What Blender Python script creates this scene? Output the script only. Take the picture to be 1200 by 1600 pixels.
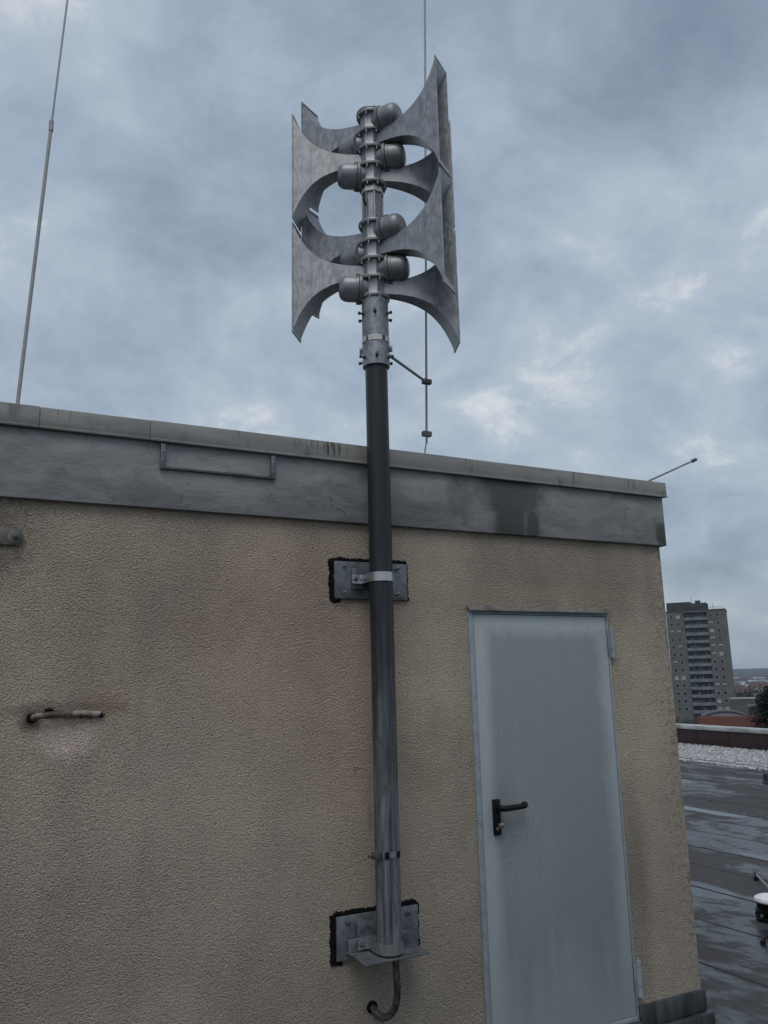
import bpy, bmesh, math, random
from mathutils import Vector, Matrix, noise
random.seed(7)
R = math.radians
scene = bpy.context.scene
for o in list(bpy.data.objects): bpy.data.objects.remove(o)

# ------------------------------------------------------------------ camera
PITCH, YAW, ROLL, FPX = R(11.943), R(27.291), R(-1.367), 1269.6
CAM = Vector((0, -3.5, 1.85))
fwd = Vector((math.sin(YAW)*math.cos(PITCH), math.cos(YAW)*math.cos(PITCH), math.sin(PITCH)))
rt0 = Vector((math.cos(YAW), -math.sin(YAW), 0)); up0 = rt0.cross(fwd)
rt = math.cos(ROLL)*rt0 + math.sin(ROLL)*up0
up = -math.sin(ROLL)*rt0 + math.cos(ROLL)*up0
cam = bpy.data.cameras.new('camera'); camo = bpy.data.objects.new('camera', cam)
scene.collection.objects.link(camo)
m = Matrix((rt, up, -fwd)).transposed().to_4x4(); m.translation = CAM
camo.matrix_world = m
cam.sensor_fit = 'VERTICAL'; cam.sensor_height = 36; cam.lens = FPX*36/1600
cam.clip_start = 0.05; cam.clip_end = 20000
scene.camera = camo
scene.render.resolution_x = 768; scene.render.resolution_y = 1024

# ------------------------------------------------------------------ exposure
vs = scene.view_settings
scene.display_settings.display_device = 'sRGB'
vs.view_transform = 'Standard'; vs.look = 'None'; vs.exposure = 0.0; vs.gamma = 1.0
vs.use_curve_mapping = False
scene.cycles.max_bounces = 5; scene.cycles.diffuse_bounces = 3; scene.cycles.glossy_bounces = 3; scene.cycles.volume_bounces = 0

# ------------------------------------------------------------------ world: overcast sky
SUN_EL, SUN_AZ = R(58), R(212)      # azimuth clockwise from +Y
world = bpy.data.worlds.new('World'); scene.world = world; world.use_nodes = True
nt = world.node_tree; nt.nodes.clear()
def N(tree, typ, **kw):
    n = tree.nodes.new(typ)
    for k, v in kw.items(): setattr(n, k, v)
    return n
def L(tree, a, b): tree.links.new(a, b)
wo = N(nt, 'ShaderNodeOutputWorld'); bg = N(nt, 'ShaderNodeBackground')
sky = N(nt, 'ShaderNodeTexSky', sky_type='NISHITA'); sky.sun_disc = False
sky.sun_elevation = SUN_EL; sky.sun_rotation = SUN_AZ
sky.air_density = 1.5; sky.dust_density = 3.0
tc = N(nt, 'ShaderNodeTexCoord'); sep = N(nt, 'ShaderNodeSeparateXYZ'); L(nt, tc.outputs['Generated'], sep.inputs[0])
zc = N(nt, 'ShaderNodeMath', operation='MAXIMUM'); zc.inputs[1].default_value = 0.0; L(nt, sep.outputs['Z'], zc.inputs[0])
za = N(nt, 'ShaderNodeMath', operation='ADD'); za.inputs[1].default_value = 0.42; L(nt, zc.outputs[0], za.inputs[0])
dx = N(nt, 'ShaderNodeMath', operation='DIVIDE'); dy = N(nt, 'ShaderNodeMath', operation='DIVIDE')
L(nt, sep.outputs['X'], dx.inputs[0]); L(nt, za.outputs[0], dx.inputs[1])
L(nt, sep.outputs['Y'], dy.inputs[0]); L(nt, za.outputs[0], dy.inputs[1])
cmb = N(nt, 'ShaderNodeCombineXYZ'); L(nt, dx.outputs[0], cmb.inputs[0]); L(nt, dy.outputs[0], cmb.inputs[1])
cmb.inputs[2].default_value = 31.4
n1 = N(nt, 'ShaderNodeTexNoise'); n1.inputs['Scale'].default_value = 1.5; n1.inputs['Detail'].default_value = 9; n1.inputs['Roughness'].default_value = .56; n1.inputs['Distortion'].default_value = .2
n2 = N(nt, 'ShaderNodeTexNoise'); n2.inputs['Scale'].default_value = 4.2; n2.inputs['Detail'].default_value = 10; n2.inputs['Roughness'].default_value = .62; n2.inputs['Distortion'].default_value = .3
L(nt, cmb.outputs[0], n1.inputs['Vector']); L(nt, cmb.outputs[0], n2.inputs['Vector'])
ms = N(nt, 'ShaderNodeMath', operation='MULTIPLY_ADD'); ms.inputs[1].default_value = .42
L(nt, n2.outputs['Fac'], ms.inputs[0])
ms0 = N(nt, 'ShaderNodeMath', operation='MULTIPLY'); ms0.inputs[1].default_value = .58
L(nt, n1.outputs['Fac'], ms0.inputs[0]); L(nt, ms0.outputs[0], ms.inputs[2])
cr = N(nt, 'ShaderNodeValToRGB')
e = cr.color_ramp.elements
e[0].position = .32; e[0].color = (.205, .262, .345, 1)
e[1].position = .59; e[1].color = (.76, .78, .80, 1)
k = cr.color_ramp.elements.new(.44); k.color = (.335, .415, .52, 1)
k = cr.color_ramp.elements.new(.54); k.color = (.48, .555, .645, 1)
L(nt, ms.outputs[0], cr.inputs[0])
skm = N(nt, 'ShaderNodeMix', data_type='RGBA'); skm.inputs[0].default_value = 1.0
skm.blend_type = 'MULTIPLY'
# thin part of the clouds lets the blue sky through
skys = N(nt, 'ShaderNodeMix', data_type='RGBA', blend_type='MULTIPLY'); skys.inputs[0].default_value = 1
L(nt, sky.outputs[0], skys.inputs[6]); skys.inputs[7].default_value = (.10, .10, .10, 1)
mx = N(nt, 'ShaderNodeMix', data_type='RGBA'); mx.inputs[0].default_value = .88
L(nt, skys.outputs[2], mx.inputs[6]); L(nt, cr.outputs[0], mx.inputs[7])
# pale warm-grey band towards the horizon
hz = N(nt, 'ShaderNodeMapRange'); hz.inputs[1].default_value = 0.0; hz.inputs[2].default_value = .16; hz.inputs[3].default_value = .55; hz.inputs[4].default_value = 0
L(nt, zc.outputs[0], hz.inputs[0])
mh = N(nt, 'ShaderNodeMix', data_type='RGBA'); L(nt, hz.outputs[0], mh.inputs[0]); L(nt, mx.outputs[2], mh.inputs[6]); mh.inputs[7].default_value = (.40, .44, .48, 1)
L(nt, mh.outputs[2], bg.inputs['Color']); bg.inputs['Strength'].default_value = 1.0
L(nt, bg.outputs[0], wo.inputs[0])

# ------------------------------------------------------------------ sun (diffuse, behind clouds)
sl = bpy.data.lights.new('sun', 'SUN'); sl.energy = 1.1; sl.angle = R(35); sl.color = (1, .96, .9)
so = bpy.data.objects.new('sun', sl); scene.collection.objects.link(so)
sdir = Vector((math.sin(SUN_AZ)*math.cos(SUN_EL), math.cos(SUN_AZ)*math.cos(SUN_EL), math.sin(SUN_EL)))
so.rotation_euler = sdir.to_track_quat('Z', 'Y').to_euler(); so.location = sdir*50

# ================================================================== material helpers
class Mat:
    def __init__(self, name, rough=.6, metal=0.0, color=(.5,.5,.5)):
        self.m = bpy.data.materials.new(name); self.m.use_nodes = True
        self.t = self.m.node_tree; self.b = self.t.nodes['Principled BSDF']
        self.b.inputs['Roughness'].default_value = rough; self.b.inputs['Metallic'].default_value = metal
        self.b.inputs['Base Color'].default_value = (*color, 1)
        self.co = self.t.nodes.new('ShaderNodeTexCoord').outputs['Object']
        self.sep = None
    def sock(self, x, inp):
        if isinstance(x, (int, float)): inp.default_value = x
        elif isinstance(x, tuple): inp.default_value = (*x, 1)
        else: self.t.links.new(x, inp)
    def scaled(self, s):
        mp = self.t.nodes.new('ShaderNodeMapping'); mp.inputs['Scale'].default_value = s
        self.t.links.new(self.co, mp.inputs[0]); return mp.outputs[0]
    def noise(self, scale, detail=4, rough=.55, vec=None, dist=0.0):
        n = self.t.nodes.new('ShaderNodeTexNoise'); n.inputs['Scale'].default_value = scale
        n.inputs['Detail'].default_value = detail; n.inputs['Roughness'].default_value = rough; n.inputs['Distortion'].default_value = dist
        self.t.links.new(vec if vec is not None else self.co, n.inputs['Vector']); return n.outputs['Fac']
    def voronoi(self, scale, feature='F1', vec=None):
        n = self.t.nodes.new('ShaderNodeTexVoronoi'); n.feature = feature; n.inputs['Scale'].default_value = scale
        self.t.links.new(vec if vec is not None else self.co, n.inputs['Vector']); return n.outputs['Distance']
    def rng(self, x, a, b, c=0.0, d=1.0, smooth=False):
        n = self.t.nodes.new('ShaderNodeMapRange'); n.clamp = True
        if smooth: n.interpolation_type = 'SMOOTHSTEP'
        self.sock(x, n.inputs[0])
        for i, v in enumerate((a, b, c, d)): n.inputs[i+1].default_value = v
        return n.outputs[0]
    def math(self, op, a, b=0.0, c=0.0):
        n = self.t.nodes.new('ShaderNodeMath'); n.operation = op
        self.sock(a, n.inputs[0]); self.sock(b, n.inputs[1])
        if len(n.inputs) > 2: self.sock(c, n.inputs[2])
        return n.outputs[0]
    def mix(self, f, a, b, blend='MIX'):
        n = self.t.nodes.new('ShaderNodeMix'); n.data_type = 'RGBA'; n.blend_type = blend
        self.sock(f, n.inputs[0]); self.sock(a, n.inputs[6]); self.sock(b, n.inputs[7]); return n.outputs[2]
    def axis(self, i):
        if self.sep is None:
            self.sep = self.t.nodes.new('ShaderNodeSeparateXYZ'); self.t.links.new(self.co, self.sep.inputs[0])
        return self.sep.outputs[i]
    def blob(self, cx, cz, rx, rz, soft=.5, warp=None, amt=.0, ax=(0, 2)):
        """1 inside an ellipse, 0 outside, edge broken by a noise"""
        a = self.math('DIVIDE', self.math('SUBTRACT', self.axis(ax[0]), cx), rx)
        b = self.math('DIVIDE', self.math('SUBTRACT', self.axis(ax[1]), cz), rz)
        d = self.math('ADD', self.math('MULTIPLY', a, a), self.math('MULTIPLY', b, b))
        d = self.math('SQRT', d)
        if warp is not None: d = self.math('ADD', d, self.math('MULTIPLY', self.math('SUBTRACT', warp, .5), amt))
        return self.rng(d, 1-soft, 1+soft, 1, 0, True)
    def color(self, c): self.sock(c, self.b.inputs['Base Color'])
    def rough(self, c): self.sock(c, self.b.inputs['Roughness'])
    def bump(self, h, strength=.5, dist=.01):
        n = self.t.nodes.new('ShaderNodeBump'); n.inputs['Strength'].default_value = strength; n.inputs['Distance'].default_value = dist
        self.t.links.new(h, n.inputs['Height'])
        prev = self.b.inputs['Normal'].links
        if prev: self.t.links.new(prev[0].from_socket, n.inputs['Normal'])
        self.t.links.new(n.outputs[0], self.b.inputs['Normal'])

M = {}
# -- rough stucco
s = Mat('stucco', .93)
big = s.noise(.8, 3, .62); mid = s.noise(3.2, 3, .6); pat = s.noise(1.5, 5, .68, s.scaled((1, 1, .8))); runs = s.noise(5.0, 3, .6, s.scaled((1, 1, .18)))
wv = s.t.nodes.new('ShaderNodeTexNoise'); wv.inputs['Scale'].default_value = 75; wv.inputs['Detail'].default_value = 1; s.t.links.new(s.co, wv.inputs['Vector'])
wa = s.t.nodes.new('ShaderNodeVectorMath'); wa.operation = 'MULTIPLY_ADD'; s.t.links.new(wv.outputs['Color'], wa.inputs[0]); wa.inputs[1].default_value = (.014, .014, .011); s.t.links.new(s.co, wa.inputs[2])
gv = wa.outputs[0]
v1 = s.voronoi(140, 'F1', gv); g1 = s.noise(170, 2, .55); g2 = s.noise(34, 2, .55); grain = v1
col = s.mix(s.rng(big, .36, .64), (.55, .462, .368), (.455, .394, .322))
col = s.mix(s.rng(pat, .50, .66, 0, .28), col, (.32, .28, .235))
col = s.mix(s.rng(pat, .30, .42, .30, 0), col, (.55, .45, .345))
col = s.mix(s.rng(runs, .54, .70, 0, .20), col, (.27, .235, .195))
col = s.mix(s.math('MULTIPLY', s.blob(1.33, 2.1, .5, .6, .6, mid, .8), .28), col, (.46, .29, .225))
col = s.mix(s.math('MULTIPLY', s.blob(1.72, 1.35, .36, .5, .6, mid, .8), .26), col, (.43, .28, .215))
col = s.mix(s.math('MULTIPLY', s.blob(.45, 2.15, .5, .4, .6, mid, .8), .2), col, (.43, .29, .225))
# greyer and darker towards the foot of the wall
col = s.mix(s.math('MULTIPLY', s.rng(s.math('ADD', s.axis(2), s.math('MULTIPLY', pat, .9)), 1.1, 2.1, 1, 0, True), .5), col, (.29, .262, .22))
# lichen along the corner and next to the hinge side, rain runs under the fascia
cx = s.rng(s.math('ADD', s.axis(0), s.math('MULTIPLY', pat, .42)), 3.62, 3.95)
col = s.mix(s.math('MULTIPLY', cx, s.rng(g2, .44, .64, .1, .75)), col, (.075, .07, .06))
col = s.mix(s.math('MULTIPLY', s.blob(3.25, .75, .08, .5, .6, g2, 1.2), .4), col, (.11, .105, .09))
col = s.mix(s.math('MULTIPLY', s.blob(3.02, 2.43, .62, .22, .6, runs, 1.6), .38), col, (.18, .16, .13))
col = s.mix(s.math('MULTIPLY', s.blob(2.9, 2.30, .5, .05, .7, runs, 1.2), .35), col, (.50, .42, .31))
col = s.mix(s.math('MULTIPLY', s.blob(.06, 2.44, .14, .16, .6, g2, 1.4), .55), col, (.05, .048, .045))
col = s.mix(s.math('MULTIPLY', s.blob(.0, .8, .2, 1.1, .6, pat, 1.2), .3), col, (.16, .15, .13))
# soot round the stub pipe, cleaner wash below
col = s.mix(s.math('MULTIPLY', s.blob(.385, 1.69, .105, .09, .45, g2, .5), 1.0), col, (.82, .67, .57))
col = s.mix(s.math('MULTIPLY', s.blob(.37, 1.782, .20, .026, .7, g2, 1.2), .55), col, (.10, .09, .08))
col = s.mix(s.math('MULTIPLY', s.blob(.245, 1.74, .035, .04, .7, g2, .8), .75), col, (.03, .03, .03))
col = s.mix(s.math('MULTIPLY', s.blob(.52, 1.80, .08, .055, .7, g2, .8), .35), col, (.33, .20, .12))
# darker tone between the grains
col = s.mix(s.rng(g1, .36, .54, .50, 0), col, (.12, .102, .085))
hgt = s.math('MULTIPLY', s.math('ADD', s.math('MULTIPLY', grain, -.5), s.math('MULTIPLY', g1, .95)), s.rng(pat, .36, .62, .55, 1.15))
s.color(col); s.bump(g2, .28, .014); s.bump(hgt, 1.0, .0155); M['stucco'] = s.m
# -- painted fascia
s = Mat('fascia_paint', .72)
st = s.noise(2.6, 7, .7, s.scaled((1, 1, 3)), .4); md = s.noise(3.4, 6, .62, s.scaled((1, 1, 2)), 1.0); fine = s.noise(40, 4, .65, s.scaled((.5, 1, 2))); sp = s.noise(16, 4, .6, None, .5)
col = s.mix(s.rng(st, .40, .62), (.185, .189, .196), (.275, .278, .284))
col = s.mix(s.rng(md, .52, .66, 0, .5), col, (.125, .128, .13))
col = s.mix(s.rng(md, .30, .42, .4, 0), col, (.32, .32, .32))
col = s.mix(s.rng(sp, .60, .72, 0, .5), col, (.085, .087, .09))
col = s.mix(s.rng(fine, .55, .8, 0, .35), col, (.30, .30, .30))
ms_ = s.noise(7, 6, .66, None, .6)
wet = s.blob(2.52, 2.82, .23, .115, .32, ms_, 1.3)
wet = s.math('MAXIMUM', wet, s.blob(2.55, 2.70, .11, .18, .35, ms_, 1.1)); wet = s.math('MAXIMUM', wet, s.blob(2.69, 2.66, .05, .10, .4, ms_, .8))
wet = s.math('MAXIMUM', wet, s.math('MULTIPLY', s.blob(2.25, 2.80, .09, .12, .4, ms_, 1.2), .45))
wet = s.math('MAXIMUM', wet, s.blob(3.665, 2.68, .075, .07, .25, ms_, 1.0))
col = s.mix(s.math('MULTIPLY', wet, .9), col, (.040, .046, .038))
pale = s.blob(2.36, 2.72, .07, .14, .5, ms_, 1.2)
col = s.mix(s.math('MULTIPLY', pale, .35), col, (.30, .30, .29))
col = s.mix(s.math('MULTIPLY', s.blob(1.9, 2.68, .25, .08, .6, ms_, 1.2), .5), col, (.085, .088, .085))
s.color(col); s.rough(s.rng(wet, 0, 1, .75, .45)); s.bump(fine, .35, .005); s.bump(md, .35, .012); M['fascia'] = s.m
# -- coping sheet
s = Mat('coping_metal', .62)
st = s.noise(2.0, 6, .65, s.scaled((1, 1, 5))); md = s.noise(7, 5, .6, s.scaled((1.5, 1, .6)))
col = s.mix(s.rng(st, .35, .68), (.19, .19, .184), (.275, .272, .258))
col = s.mix(s.rng(md, .58, .70, 0, .65), col, (.07, .07, .068))
low = s.math('MULTIPLY', s.rng(s.math('ADD', s.axis(2), s.math('MULTIPLY', md, .05)), 2.93, 2.965, 1, 0), s.rng(s.axis(0), .1, 1.4, 1, .1))
col = s.mix(s.math('MULTIPLY', low, .6), col, (.075, .077, .07))
dr = s.noise(70, 3, .6, s.scaled((1, 1, .08)), .5)
for cx_, rx_, k_ in ((1.45, .14, .9), (2.3, .05, .5), (3.42, .06, .7), (3.0, .04, .6), (.28, .06, .5)):
    col = s.mix(s.math('MULTIPLY', s.math('MULTIPLY', s.blob(cx_, 2.965, rx_, .035, .5, md, .8), s.rng(dr, .52, .62)), k_), col, (.04, .04, .038))
s.color(col); s.bump(st, .2, .01); M['coping'] = s.m
# -- galvanised / cast metals
def metal(name, c1, c2, rough=.5, met=.6, sc=18, dark=None, streak=1):
    s = Mat(name, rough, met)
    a = s.noise(sc, 5, .62, s.scaled((1, 1, 1/streak)), .6); b = s.noise(sc*.28, 4, .6)
    col = s.mix(s.rng(a, .36, .64), c1, c2)
    if dark: col = s.mix(s.rng(b, .48, .68, 0, .7), col, dark)
    s.color(col); s.rough(s.rng(a, .3, .7, rough-.1, rough+.12)); s.bump(a, .12, .003)
    M[name] = s.m
metal('cast_aluminium', (.215, .225, .241), (.36, .37, .388), .42, .5, 60, (.20, .208, .22), 3)
metal('driver_casting', (.19, .20, .214), (.29, .30, .316), .40, .4, 16, (.16, .168, .18))
metal('galvanised', (.20, .215, .235), (.33, .345, .365), .48, .6, 40, (.14, .152, .17))
metal('zinc_plate', (.10, .112, .128), (.20, .216, .238), .48, .5, 24, (.06, .068, .082))
metal('stainless', (.42, .43, .44), (.55, .56, .57), .3, .9, 20)
metal('bolt_zinc', (.10, .10, .105), (.40, .40, .40), .3, .85, 90)
metal('rod_aluminium', (.24, .245, .25), (.34, .345, .345), .55, .3, 30)
metal('dark_clamp', (.06, .06, .062), (.12, .12, .122), .55, .5, 30)
metal('old_steel', (.12, .117, .11), (.21, .20, .185), .7, .2, 40, (.06, .057, .05))
metal('strap_pale', (.44, .44, .42), (.60, .60, .58), .5, .3, 30)
# pole: dark coating that wears off towards the foot
s = Mat('pole_coating', .5, .1); s.b.inputs['Specular IOR Level'].default_value = .35
vst = s.noise(48, 6, .7, s.scaled((1, 1, .06))); md = s.noise(6, 5, .6, s.scaled((1, 1, .6)))
wear = s.rng(s.math('ADD', s.axis(2), s.math('MULTIPLY', s.math('SUBTRACT', md, .5), .9)), 1.2, 2.3, 1, 0, True)
col = s.mix(s.rng(vst, .35, .65), (.016, .018, .022), (.030, .034, .040))
col2 = s.mix(s.rng(vst, .35, .65), (.038, .046, .056), (.185, .20, .218))
sp_ = s.noise(22, 5, .65, s.scaled((1, 1, .35)), .8)
col = s.mix(wear, col, s.mix(s.rng(sp_, .52, .7, 0, .6), col2, (.03, .035, .042)))
s.color(col); s.rough(s.rng(vst, .3, .7, .36, .52)); s.bump(vst, .1, .002); M['pole'] = s.m
# sealant, door, plinth
s = Mat('black_sealant', .85, 0, (.004, .004, .0045)); s.b.inputs['Specular IOR Level'].default_value = .15; s.bump(s.noise(60, 3), .8, .01); M['sealant'] = s.m
s = Mat('door_paint', .5)
md = s.noise(2.5, 5, .6, s.scaled((1.4, 1, .5))); fine = s.noise(55, 4, .65); vs_ = s.noise(9, 4, .55, s.scaled((1, 1, .05)))
cl = s.noise(7, 5, .62, s.scaled((1, 1, .35)))
ed = s.math('MINIMUM', s.rng(s.math('ADD', s.axis(0), s.math('MULTIPLY', cl, .10)), 2.39, 2.47), s.rng(s.math('ADD', s.axis(0), s.math('MULTIPLY', cl, -.08)), 3.02, 3.13, 1, 0))
ed = s.math('MINIMUM', ed, s.rng(s.math('ADD', s.axis(2), s.math('MULTIPLY', cl, -.12)), 1.99, 2.08, 1, 0))
film = s.math('MULTIPLY', s.rng(s.math('ADD', ed, s.math('MULTIPLY', s.math('SUBTRACT', fine, .5), .6)), .12, .92), s.rng(s.math('ADD', fine, s.math('MULTIPLY', md, .5)), .5, .85, .8, 1))
scr = s.math('MULTIPLY', s.blob(2.5, 1.05, .2, .35, .6, md, 1.2), s.rng(fine, .45, .65, 0, .5))
film = s.math('SUBTRACT', film, scr)
film = s.math('MULTIPLY', film, s.rng(s.math('ADD', s.axis(2), s.math('MULTIPLY', vs_, .9)), .75, 1.1, .45, 1))
col = s.mix(film, (.325, .368, .382), (.205, .230, .245))
col = s.mix(s.rng(vs_, .5, .7, 0, .3), col, (.24, .265, .28))
scx = s.noise(26, 3, .5, s.scaled((3, 1, .25)), 1.5)
col = s.mix(s.rng(scx, .70, .76, 0, .5), col, (.36, .39, .40))
col = s.mix(s.math('MULTIPLY', s.blob(2.42, 1.2, .09, .16, .6, cl, 1.2), .35), col, (.12, .13, .135))
col = s.mix(s.rng(s.noise(60, 3, .5), .74, .80, 0, .7), col, (.10, .10, .10))
col = s.mix(s.rng(s.axis(2), .20, .34, .5, 0), col, (.30, .33, .35))
s.color(col); s.rough(s.rng(film, 0, 1, .42, .58)); s.bump(fine, .06, .003); s.bump(md, .12, .02); M['door'] = s.m
s = Mat('door_frame_paint', .5); fine = s.noise(30, 4); s.color(s.mix(s.rng(fine, .4, .7), (.255, .298, .322), (.19, .225, .245))); M['door_frame'] = s.m
s = Mat('black_plastic', .5, 0, (.005, .005, .006)); s.b.inputs['Specular IOR Level'].default_value = .2; M['black_plastic'] = s.m
s = Mat('bitumen_upstand', .55); v = s.noise(22, 5, .6, s.scaled((1, 1, .15))); s.color(s.mix(s.rng(v, .38, .70), (.020, .023, .027), (.06, .068, .078))); s.rough(s.rng(v, .3, .7, .4, .6)); s.bump(v, .08, .004); M['upstand'] = s.m
s = Mat('cable_jacket', .6); v = s.noise(40, 4); s.color(s.mix(s.rng(v, .4, .65), (.018, .018, .017), (.085, .078, .066))); M['cable'] = s.m
s = Mat('aged_pvc', .6); v = s.noise(16, 5, .65); s.color(s.mix(s.rng(v, .42, .62), (.05, .042, .035), s.mix(s.rng(v, .5, .7), (.17, .11, .07), (.34, .32, .29)))); M['pvc'] = s.m
# roof surfaces
s = Mat('bitumen_sheet', .5)
w1 = s.noise(.55, 6, .62, s.scaled((1.9, .8, 1)), 1.2); fine = s.noise(90, 3, .6); w2 = s.noise(3.2, 5, .65, s.scaled((1.6, .8, 1)), .8); w3 = s.noise(14, 4, .6); w4 = s.noise(1.7, 6, .66, s.scaled((2.2, .9, 1)), .8)
wet = s.rng(s.math('ADD', w1, s.math('MULTIPLY', s.math('SUBTRACT', w2, .5), .45)), .45, .60, 0, 1, True)
pud = None
for (px_, py__, rx_, ry_) in ((5.93, 2.2, .22, .52), (9.42, 5.3, .15, 1.0), (7.5, 2.55, .10, .5), (11.7, 7.9, .22, .6), (6.55, .6, .2, .5)):
    b_ = s.blob(px_, py__, rx_, ry_, .16, w4, 1.5, (0, 1)); pud = b_ if pud is None else s.math('MAXIMUM', pud, b_)
pud = s.math('MAXIMUM', pud, s.rng(s.math('ADD', w4, s.math('MULTIPLY', s.math('SUBTRACT', w2, .5), .3)), .64, .68, 0, 1, True))
wet = s.math('MAXIMUM', wet, s.rng(pud, .0, .5))
col = s.mix(wet, (.062, .060, .062), (.017, .018, .020))
col = s.mix(s.rng(w3, .55, .72, 0, .5), col, (.033, .034, .030))
col = s.mix(s.math('MULTIPLY', s.rng(fine, .5, .75, 0, .4), s.math('SUBTRACT', 1.0, pud)), col, (.085, .085, .087))
s.color(col); s.sock(s.rng(wet, 0, 1, .15, .45), s.b.inputs['Specular IOR Level'])
s.rough(s.math('MULTIPLY', s.math('ADD', s.rng(wet, 0, 1, .82, .24), s.rng(w3, .3, .7, -.07, .10)), s.rng(pud, 0, 1, 1, .1)))
dry = s.math('SUBTRACT', 1.0, pud)
s.bump(s.math('MULTIPLY', fine, dry), .3, .004); s.bump(s.math('MULTIPLY', w2, dry), .3, .02); M['bitumen'] = s.m
s = Mat('gravel', .85); v = s.voronoi(26); n_ = s.noise(1.5, 4); s.color(s.mix(s.rng(v, .1, .6), s.mix(s.rng(n_, .4, .6), (.46, .46, .48), (.30, .30, .31)), (.18, .18, .19))); s.bump(v, .8, .02); M['gravel'] = s.m
s = Mat('pebble', .8); v = s.noise(14, 3); s.color(s.mix(s.rng(v, .38, .62), (.56, .56, .58), (.24, .237, .23))); M['pebble'] = s.m
s = Mat('parapet_sheet', .6); v = s.noise(3, 5); s.color(s.mix(s.rng(v, .35, .7), (.020, .008, .009), (.040, .014, .016))); M['parapet'] = s.m
s = Mat('parapet_cap', .45, .2); v = s.noise(1.2, 4); s.color(s.mix(s.rng(v, .4, .62), (.27, .27, .265), (.50, .50, .49))); M['cap'] = s.m
s = Mat('snow', .7); v = s.noise(30, 4); s.color(s.mix(s.rng(v, .4, .6), (.80, .81, .82), (.68, .69, .70))); s.bump(v, .3, .006); M['snow'] = s.m
# town
def plain(name, c1, c2, rough=.85, sc=.6, **kw):
    s = Mat(name, rough); v = s.noise(sc, 4); s.color(s.mix(s.rng(v, .36, .66), c1, c2)); M[name] = s.m
plain('tower_concrete', (.098, .098, .092), (.135, .133, .124), .9, .25)
plain('tower_dark', (.035, .037, .042), (.06, .062, .066), .9, .4)
plain('balcony_panel', (.115, .135, .155), (.17, .19, .21), .8, .8)
plain('curtain_panel', (.14, .16, .185), (.24, .26, .28), .8, .9)
s = Mat('window_glass', .12, 0, (.018, .022, .028)); M['glass'] = s.m
plain('window_pale', (.38, .385, .37), (.46, .46, .45), .7)
plain('shutter_pale', (.30, .305, .30), (.40, .40, .395), .7)
plain('clay_tile', (.070, .026, .018), (.135, .045, .028), .9, 2.5)
plain('clay_tile_dark', (.060, .042, .038), (.105, .062, .052), .85, .6)
plain('slate_roof', (.06, .062, .07), (.10, .10, .108), .8, .4)
plain('snowy_roof', (.18, .19, .20), (.42, .43, .45), .8, .12)
plain('render_white', (.30, .295, .285), (.42, .41, .40), .9, .1)
plain('render_ochre', (.30, .24, .17), (.36, .29, .21), .9, .3)
plain('dark_cladding', (.035, .036, .042), (.055, .056, .062), .8, .5)
plain('brown_render', (.085, .078, .078), (.11, .10, .10), .9, .4)
plain('hall_sheet', (.17, .18, .19), (.24, .25, .26), .6, .5)
plain('bark', (.05, .042, .035), (.08, .066, .052), .95, 4)
plain('conifer_green', (.008, .014, .011), (.018, .028, .02), .95, 1.2)
plain('bare_twig', (.055, .05, .045), (.10, .09, .08), .95, 2)
plain('town_tree', (.028, .034, .030), (.06, .062, .055), .95, .05)
s = Mat('ground_soil', .95); v = s.noise(.012, 6, .65); v2 = s.noise(.09, 5, .6)
s.color(s.mix(s.rng(v2, .60, .70, 0, .3), s.mix(s.rng(v, .4, .62), (.05, .058, .045), (.09, .085, .075)), (.30, .30, .31))); M['soil'] = s.m
s = Mat('wooded_hill', .95); v = s.noise(.03, 6, .7); s.color(s.mix(s.rng(v, .35, .65), (.030, .040, .036), (.062, .068, .060))); s.bump(v, .8, 12); M['hill'] = s.m

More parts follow.
